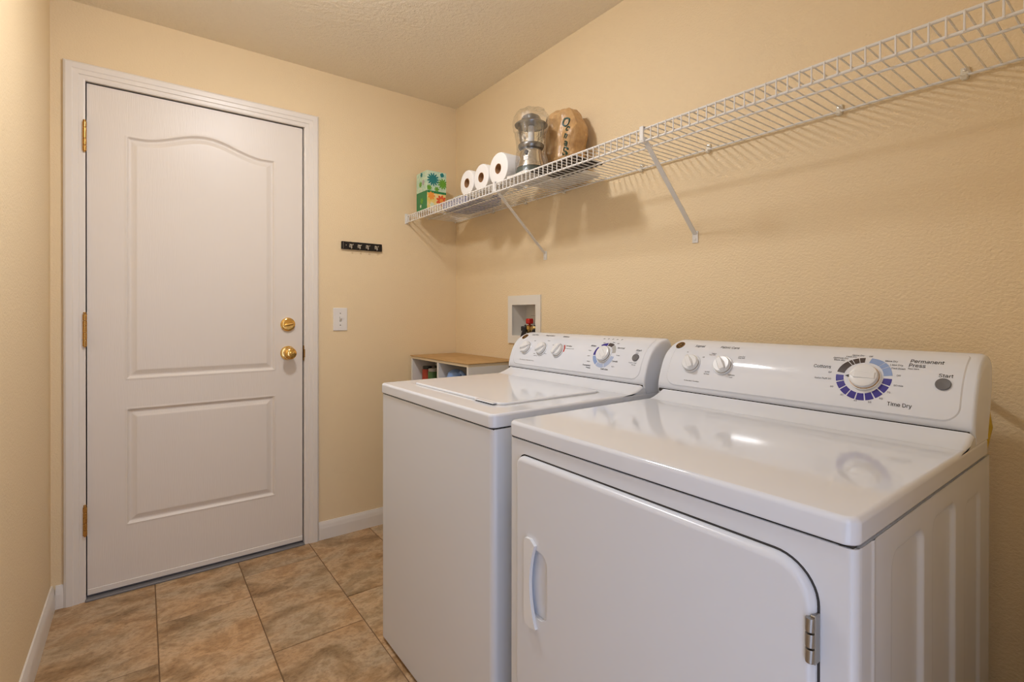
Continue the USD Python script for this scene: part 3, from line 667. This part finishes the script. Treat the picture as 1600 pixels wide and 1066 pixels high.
# tissue boxes
def tissue_box(name, label, z0, x0, x1, y0, y1, h, green):
    t = thing(name, label, 'tissue box', loc=((x0 + x1) / 2, (y0 + y1) / 2, z0))
    hx, hy = (x1 - x0) / 2, (y1 - y0) / 2
    obj('carton', bx(-hx, hx, -hy, hy, 0, h, .0015), 'box_yellow' if green else 'box_teal', t, smooth=False)
    def blob(cx_, cz_, r, n, amp, ph=0.0):
        a = np.linspace(0, 2 * np.pi, 72, endpoint=False); rad = r * (1 - amp + amp * np.abs(np.cos(n * a / 2 + ph)))
        return Polygon(np.stack([cx_ + rad * np.cos(a), cz_ + rad * np.sin(a)], 1)).buffer(0).intersection(sbox(-hx + .001, .001, hx - .001, h - .001))
    def pr(poly, mt, face_, nm, lift=.0):
        if face_ == 'y': m = prism(poly, -hy - .0008 - lift, -hy, 'xzy')
        else: m = prism(poly, -hx - .0008 - lift, -hx, 'yzx')
        obj(nm, m, mt, t, smooth=False)
    if green:
        pr(sbox(-hy + .0005, .0005, hy - .0005, h - .0005), 'box_green', 'x', 'green_end')
        pr(sbox(-hx + .0005, h - .012, hx - .0005, h - .0005), 'box_green', 'y', 'green_band')
        pr(blob(.028, h * .55, .032, 9, .45), 'flower_red', 'y', 'printed_flower', .0003)
        pr(blob(.028, h * .55, .013, 7, .3), 'flower_orange', 'y', 'printed_flower', .0006)
        pr(blob(-.032, h * .75, .022, 7, .4), 'flower_orange', 'y', 'printed_flower', .0003)
        pr(blob(-.028, h * .28, .016, 6, .4), 'pale_print', 'y', 'printed_flower', .0003)
        pr(blob(0, h * .55, .018, 6, .5), 'leaf_green', 'x', 'printed_leaf', .0003)
        pr(blob(.012, h * .3, .010, 5, .5), 'pale_print', 'x', 'printed_leaf', .0003)
    else:
        pr(blob(-.022, h * .58, .036, 13, .5), 'leaf_teal', 'y', 'printed_leaf', .0003)
        pr(blob(.036, h * .42, .030, 11, .55), 'leaf_green', 'y', 'printed_leaf', .0003)
        pr(blob(.032, h * .86, .012, 4, .2, .7), 'leaf_teal', 'y', 'printed_leaf', .0003)
        pr(blob(-.045, h * .15, .016, 8, .5), 'leaf_green', 'y', 'printed_leaf', .0003)
        pr(blob(-.055, h * .9, .014, 6, .4), 'pale_print', 'y', 'printed_leaf', .0003)
        pr(blob(.0, h * .12, .014, 6, .5), 'leaf_green', 'y', 'printed_leaf', .0003)
        pr(blob(.0, h * .86, .013, 6, .5), 'leaf_teal', 'x', 'printed_leaf', .0003)
        pr(blob(.012, h * .40, .016, 7, .5), 'leaf_green', 'x', 'printed_leaf', .0003)
        pr(blob(-.022, h * .45, .016, 6, .4), 'lid_grey', 'x', 'printed_leaf', .0003)
    return t
tissue_box('tissue_box', 'green and yellow floral tissue box standing under the teal one', DK, -.290, -.176, -.196, -.072, .1075, True)
tissue_box('tissue_box', 'teal leaf-print tissue box on top of the yellow floral one', DK + .1083, -.288, -.170, -.188, -.064, .108, False)
# blue pack
pk = slab(-.218, -.045, -.545, -.225, DK, DK + .05, .02, .02, .006, 'xyz', 8)
v, f_ = trimesh.remesh.subdivide_to_size(pk.vertices, pk.faces, .03); pk = trimesh.Trimesh(v, f_, process=True)
pk.vertices[:, 2] += (meshkit.fbm(pk.vertices * 18, 3) - .5) * .020 * np.clip((pk.vertices[:, 2] - DK) / .02, 0, 1)
bp = thing('napkin_pack', 'blue and lilac printed soft pack lying on the shelf behind the tissue boxes', 'napkin pack')
obj('wrapper', pk, 'pack_blue', bp, smooth=40)
obj('label_band', bx(-.211, -.05, -.40, -.34, DK + .0495, DK + .0525, .001), 'pale_print', bp, smooth=False)
# paper rolls, ends to the front
def paper_roll(y, r, length, x0, label):
    t = thing('paper_roll', label, 'paper roll', loc=(x0, y, DK + r))
    core = .0215
    obj('paper', lathe([(core, .002), (r * .93, .0), (r * .98, .002), (r, .007), (r, length - .007), (r * .98, length - .002), (r * .93, length), (core, length - .002), (core, .002)], 56, (0, 0, 0), 'x') if False else roll_mesh(r, core, length), 'paper_white', t, smooth=40)
    obj('cardboard_core', ring_tube(core, core - .0018, -.0006, length), 'cardboard', t, smooth=40)
def ring_tube(ro, ri, x0, x1, n=40):
    a = np.linspace(0, 2 * np.pi, n, endpoint=False); c, s = np.cos(a), np.sin(a)
    rings = [np.stack([np.full(n, x), r * c, r * s], 1) for r, x in ((ro, x0), (ro, x1), (ri, x1), (ri, x0), (ro, x0))]
    m = loft(rings, cap=False)
    if m.volume < 0: m.invert()
    return m
def roll_mesh(r, core, L, n=56):
    a = np.linspace(0, 2 * np.pi, n, endpoint=False); c, s = np.cos(a), np.sin(a)
    pr = [(core, .001), (core + .003, 0), (r * .9, 0), (r * .97, .0015), (r, .006), (r, L - .006), (r * .97, L - .0015), (r * .9, L), (core, L), (core, .001)]
    rings = [np.stack([np.full(n, x), q * c, q * s], 1) for q, x in pr]
    m = loft(rings, cap=False)
    if m.volume < 0: m.invert()
    return m
paper_roll(-.594, .060, .125, -.288, 'white paper roll with brown core, nearest the tissue boxes')
paper_roll(-.7145, .060, .125, -.288, 'white paper roll with brown core, middle of the three')
paper_roll(-.8445, .069, .125, -.286, 'white paper roll with brown core, beside the lantern and the largest of three')
# flat white plastic under lantern and bag
def crumple(m, amp, fr, seed=0):
    n = m.vertex_normals; m.vertices = m.vertices + n * ((meshkit.fbm(m.vertices * fr, 4, seed) - .5) * 2 * amp)[:, None]; return m
def dense(m, size):
    v, f_ = trimesh.remesh.subdivide_to_size(m.vertices, m.faces, size); return trimesh.Trimesh(v, f_, process=True)
LY, LX = -.984, -.218
fl = thing('folded_plastic', 'flat folded white plastic lying on the shelf under the lantern', 'plastic sheet')
fm = dense(prism(shapely.union_all([sbox(-.306, -1.068, -.03, -.922), sbox(-.135, -1.20, -.03, -1.0)]).buffer(-.02).buffer(.02), DK, DK + .010, 'xyz'), .02)
fm.vertices[:, 2] += (meshkit.fbm(fm.vertices * 30, 3, 4) - .45) * .010 * (fm.vertices[:, 2] > DK + .005)
obj('sheet', fm, 'white_film', fl, smooth=40)
# lantern
ln = thing('lantern', 'chrome camping lantern with a grey cap, wrapped in clear plastic', 'lantern', loc=(LX, LY, DK + .018))
UsdGeom.Xformable(ln).AddScaleOp().Set(Gf.Vec3f(.68, .68, .88))
obj('foot_ring', lathe([(0, 0), (.092, 0), (.094, .006), (.090, .022), (.082, .034), (0, .034)], 48), 'lantern_green', ln)
obj('fuel_base', lathe([(0, .034), (.086, .034), (.083, .05), (.073, .072), (.070, .10), (.066, .112), (0, .112)], 48), 'chrome', ln)
obj('collar', lathe([(0, .112), (.058, .112), (.060, .118), (.072, .124), (.078, .134), (.078, .142), (.070, .146), (0, .146)], 48), 'lantern_grey', ln)
gl = lathe([(.064, .146), (.070, .165), (.078, .20), (.082, .236)], 48); 
obj('globe', gl, 'globe_glass', ln)
obj('mantle_tube', lathe([(0, .146), (.019, .146), (.019, .23), (.012, .236), (0, .236)], 32), 'paper_white', ln)
for a in np.linspace(.3, .3 + 2 * np.pi, 4, endpoint=False):
    obj('guard_wire', tube([(.070 * math.cos(a), .070 * math.sin(a), .14), (.087 * math.cos(a), .087 * math.sin(a), .240)], .0016, 8), 'chrome', ln)
obj('cap', lathe([(0, .232), (.050, .232), (.070, .236), (.098, .232), (.100, .236), (.092, .242), (.074, .249), (.062, .256), (.058, .266), (.050, .276), (.030, .284), (0, .286)], 48), 'lantern_grey', ln)
obj('control_knob', (lambda m: (m.apply_transform(trimesh.transformations.rotation_matrix(math.radians(28), (0, 0, 1))), m)[1])(lathe([(0, -.078), (.010, -.078), (.012, -.075), (.012, -.066), (.005, -.064), (.005, -.055), (0, -.055)], 24, (0, 0, .096), 'x')), 'dark_base', ln, label='small dark control knob')
lb = prism(Polygon(rrect(-.014, .014, .058, .078, .004)), -.081, -.0655, 'yzx'); lb.apply_transform(trimesh.transformations.rotation_matrix(math.radians(28), (0, 0, 1)))
obj('name_plate', lb, 'paper_white', ln, smooth=False)
bag = lathe([(0, -.006), (.086, -.004), (.098, .01), (.094, .05), (.086, .12), (.094, .19), (.112, .24), (.108, .272), (.084, .300), (.05, .308), (0, .303)], 72)
bag = dense(bag, .014); bag.fix_normals(); bag = crumple(bag, .016, 15, 3)
r_in = np.hypot(bag.vertices[:, 0], bag.vertices[:, 1])
bag.vertices[:, 2] = np.maximum(bag.vertices[:, 2], -.006)
obj('clear_bag', bag, 'clear_film', ln, smooth=40, label='crumpled clear plastic bag over the lantern')
# brown bag
bb_ = thing('brown_bag', 'crumpled brown plastic bag with dark green lettering, behind the lantern', 'bag', loc=(-.078, -1.022, DK + .016))
bm = trimesh.creation.icosphere(5); u_ = bm.vertices.copy()
sup = np.sign(u_) * np.abs(u_) ** .58
bm.vertices = sup * np.array([.055, .088, .142]) + np.array([0, 0, .142])
zz = bm.vertices[:, 2]; 
bm.vertices[:, 1] *= 1 + .10 * np.sin(zz * 9) - .18 * np.clip((.09 - zz) / .09, 0, 1)
bm.vertices[:, 1] += -.03 * np.clip(zz / .3, 0, 1) * (1 - zz / .36)
bm.vertices[:, 2] += .16 * np.clip(zz / .3, 0, 1) * np.minimum(bm.vertices[:, 1] + .02, 0)
ang = np.arctan2(bm.vertices[:, 0], bm.vertices[:, 1])
rid = np.abs(meshkit.fbm(bm.vertices * np.array([16, 16, 9]), 3, 21) - .5) * 2
fan = np.arctan2(bm.vertices[:, 1] + .02, bm.vertices[:, 2] + .05) * 26 + 5 * meshkit.fbm(bm.vertices * 14, 3, 5)      # film gathered in folds that fan out from the bottom
fold = np.abs((fan / np.pi) % 2 - 1)
bm = crumple(bm, .012, 12, 9); bm.vertices += bm.vertex_normals * (.016 * (.35 - rid) + .009 * (fold - .5))[:, None]
bm.vertices[:, 2] = np.maximum(bm.vertices[:, 2], 0.0)
bm.vertices[:, 0] = np.clip(bm.vertices[:, 0], -.075, .066)
obj('film', bm, 'brown_bag', bb_, smooth=24)
for s, yy, zz_, hgt, rot in (('O', -.046, .205, .034, -25), ('c', -.074, .180, .024, -40), ('n', -.070, .148, .022, -30), ('a', -.066, .118, .024, -25), ('S', -.054, .082, .032, -20), ('S', -.038, .036, .034, -20), ('f', .050, .238, .026, 10)):
    tm = meshkit.text_mesh(s, hgt, .004, True)
    tm.apply_transform(trimesh.transformations.rotation_matrix(math.radians(rot), (0, 0, 1)))
    v = tm.vertices.copy(); P = np.stack([np.full(len(v), -.3), yy - v[:, 0], zz_ + v[:, 1]], 1)
    loc_, ray_i, _ = bm.ray.intersects_location(P, np.repeat([[1.0, 0, 0]], len(P), 0), multiple_hits=False)
    xs = np.full(len(v), np.nan); xs[ray_i] = loc_[:, 0]
    xs = np.where(np.isnan(xs), np.nanmean(xs) if np.isfinite(xs).any() else -.06, xs)
    out = trimesh.Trimesh(np.stack([xs - .0015 + .0 * v[:, 2] - .0012 * (v[:, 2] > .002), P[:, 1], P[:, 2]], 1), tm.faces, process=False)
    obj('printed_letter', out, 'bag_print', bb_, smooth=False)
dk = thing('dark_patch_slab', 'dark flat slab added on the wire shelf for the dark patch below the brown bag', 'patch_slab')
obj('patch_slab', slab(-.300, -.142, -1.315, -1.075, DK, DK + .008, .01, .002, .001, 'xyz', 5), 'dark_base', dk, smooth=30)  # added slab, stands in for the dark patch seen through the deck below the bag

# ------------------------------------------------------------------ on the walls
sw = thing('light_switch', 'white light switch plate on the door wall beside the casing', 'light switch', loc=(-.685, 0, 1.107))
obj('plate', slab(-.036, .036, -.0585, .0585, 0, -.0055, .004, .003, 0, 'xzy'), 'plate_white', sw, smooth=40)
obj('toggle', tri(m3.Manifold.batch_hull([m3.Manifold.cube((.009, .001, .02), True).translate((0, -.0055, 0)), m3.Manifold.cube((.007, .001, .008), True).translate((0, -.016, .008))])), 'plate_white', sw, smooth=False)
obj('toggle_slot', slab(-.0055, .0055, -.0125, .0125, -.005, -.0058, .002, .0003, 0, 'xzy'), 'print_light_grey', sw)
for z in (.030, -.030):
    m = lathe([(0, 0), (.0034, 0), (.003, -.001), (0, -.0014)], 16); v = m.vertices; m = trimesh.Trimesh(np.stack([v[:, 0], v[:, 2] - .0054, v[:, 1] + z], 1), m.faces, process=False); m.fix_normals()
    obj('screw', m, 'worn_steel', sw)
hr = thing('hook_rail', 'black rail with four small silver hooks on the door wall', 'hook rail', loc=(-.573, 0, 1.4885))
obj('board', bx(-.108, .108, -.014, 0, -.0195, .0195, .002), 'black_lacquer', hr, smooth=False)
def hook_mesh():
    pl = slab(-.008, .008, -.009, .009, -.014, -.016, .003, .001, 0, 'xzy')
    h1 = tube([(0, -.016, .004), (0, -.026, .001), (0, -.032, -.006), (0, -.030, -.013), (0, -.026, -.014)], .0026, 8)
    a = tube([(-.006, -.016, .004), (-.009, -.024, .003), (-.009, -.027, .008)], .0020, 8); b = tube([(.006, -.016, .004), (.009, -.024, .003), (.009, -.027, .008)], .0020, 8)
    return cat_(pl, h1, a, b)
for x in (-.062, -.018, .026, .074):
    m = hook_mesh(); m.apply_translation((x, 0, -.001)); obj('hook', m, 'steel', hr, smooth=35)
m = lathe([(0, 0), (.003, 0), (.0025, -.001), (0, -.0014)], 16); v = m.vertices; m = trimesh.Trimesh(np.stack([v[:, 0] - .085, v[:, 2] - .014, v[:, 1] + .001], 1), m.faces, process=False); m.fix_normals(); obj('screw', m, 'steel', hr)
obj('groove', bx(-.101, -.0995, -.0146, -.0138, -.017, .017), 'worn_steel', hr, smooth=False)

ob = thing('outlet_box', 'white recessed water outlet box in the wall behind the washer', 'outlet box', loc=(0, -.664, 1.106))
fr = sbox(-.128, -.118, .128, .120).difference(sbox(-.092, -.078, .094, .074))
obj('frame', prism(fr, -.008, .002, 'yzx'), 'outlet_plastic', ob, smooth=False)
lin = sbox(-.108, -.094, .108, .094)
liner = cat_(prism(sbox(-.098, -.084, .100, .080).difference(sbox(-.092, -.078, .094, .074)), .0, .085, 'yzx'), bx(.085, .09, -.098, .100, -.084, .080))
obj('liner', liner, 'outlet_plastic', ob, smooth=False)
obj('knockout', cat_(bx(.080, .0855, -.05, .05, .020, .022), bx(.080, .0855, -.06, -.02, -.022, -.020), bx(.081, .0855, .02, .09, -.0205, -.0185)), 'lid_grey', ob, smooth=False)
for s, yv in (('hot', .018), ('cold', -.058)):
    vv = obj('valve', cat_(lathe([(0, -.070), (.014, -.070), (.014, -.050), (.018, -.046), (.018, -.030), (.012, -.026), (0, -.024)], 8, (.045, yv, 0)), tube([(.045, yv, -.038), (.086, yv, -.038)], .008, 10)), 'valve_brass', ob, smooth=False)
    if s == 'hot':
        obj('valve_handle', cat_(bx(.030, .060, yv - .014, yv + .014, -.020, .006, .004), tube([(.045, yv, -.028), (.045, yv, -.015)], .006, 8)), 'valve_red', vv, smooth=False, label='red valve handle')
    else:
        obj('valve_handle', cat_(bx(.032, .058, yv - .020, yv + .012, -.034, -.020, .004)), 'rubber_black', vv, smooth=False, label='dark valve handle')
    obj('hose', tube([(.045, yv + .02, -.030), (.040, yv + .026, -.042), (.020, yv + .010, -.058), (-.014, yv - .02, -.085), (-.045, yv - .06, -.13), (-.060, yv - .10, -.2), (-.055, yv - .12, -.35)], .012, 12), 'rubber_black', vv, label='black rubber hose')
    obj('coupling', lathe([(0, -.050), (.017, -.050), (.019, -.046), (.019, -.030), (.017, -.026), (0, -.026)], 12, (.035, yv + .026, -.006)), 'rubber_black' if s == 'hot' else 'valve_brass', vv, smooth=False)

# ------------------------------------------------------------------ small cabinet in the corner
CX0, CZ, CY0, CY1 = -.298, .905, -.018, -.625
cb = thing('cubby_cabinet', 'small white open cubby cabinet with brown top in the corner', 'cabinet')
tk = .016
obj('top', bx(CX0 - .004, -.004, CY1 - .003, CY0 + .004, CZ - .004, CZ, .001), 'board_brown', cb, smooth=False, label='brown wooden top panel')
obj('top_board', bx(CX0, -.006, CY1, CY0, CZ - .017, CZ - .0042), 'board_edge', cb, smooth=False)
for ya, yb in ((CY0 - tk, CY0), (CY1, CY1 + tk)): obj('side_panel', bx(CX0, -.006, ya, yb, .0, CZ - .017, .0008), 'laminate_white', cb, smooth=False)
obj('divider', bx(CX0, -.016, -.337, -.321, .03, CZ - .017, .0008), 'laminate_white', cb, smooth=False)
obj('back_panel', bx(-.016, -.006, CY1 + tk, CY0 - tk, .03, CZ - .017), 'board_brown', cb, smooth=False)
for z in (.03, .32, .62):
    for ya, yb in ((CY1 + tk, -.337), (-.321, CY0 - tk)): obj('shelf_board', bx(CX0 + .001, -.016, ya, yb, z - .014, z), 'laminate_white', cb, smooth=False)
def can(name, label, x, y, r, h, body, lid_, cat):
    t = thing(name, label, cat, loc=(x, y, .6205))
    obj('body', lathe([(0, 0), (r * .96, 0), (r, .004), (r, h - .02), (r * .97, h - .016), (0, h - .016)], 32), body, t)
    obj('lid', lathe([(0, h - .016), (r * .9, h - .016), (r * .92, h - .004), (r * .85, h), (0, h)], 32), lid_, t)
can('canister', 'red canister in the cubby beside a green one', -.236, -.092, .028, .226, 'can_red', 'can_dark', 'canister')
can('canister', 'green canister in the cubby beside a red one', -.236, -.158, .026, .219, 'can_green', 'lid_grey', 'canister')
can('canister', 'dark canister in the cubby behind the red and green ones', -.165, -.118, .034, .245, 'can_dark', 'lid_grey', 'canister')
bt = thing('detergent_jug', 'pale blue rounded plastic jug in the right-hand cubby', 'jug', loc=(-.235, -.402, .6205))
obj('body', lathe([(0, 0), (.045, 0), (.050, .01), (.050, .15), (.048, .19), (.036, .222), (.018, .234), (0, .236)], 40), 'pale_blue', bt)
obj('handle', tube([(.0, -.030, .21), (0, -.055, .226), (0, -.078, .216), (0, -.082, .19), (0, -.046, .14)], .009, 10), 'pale_blue', bt)
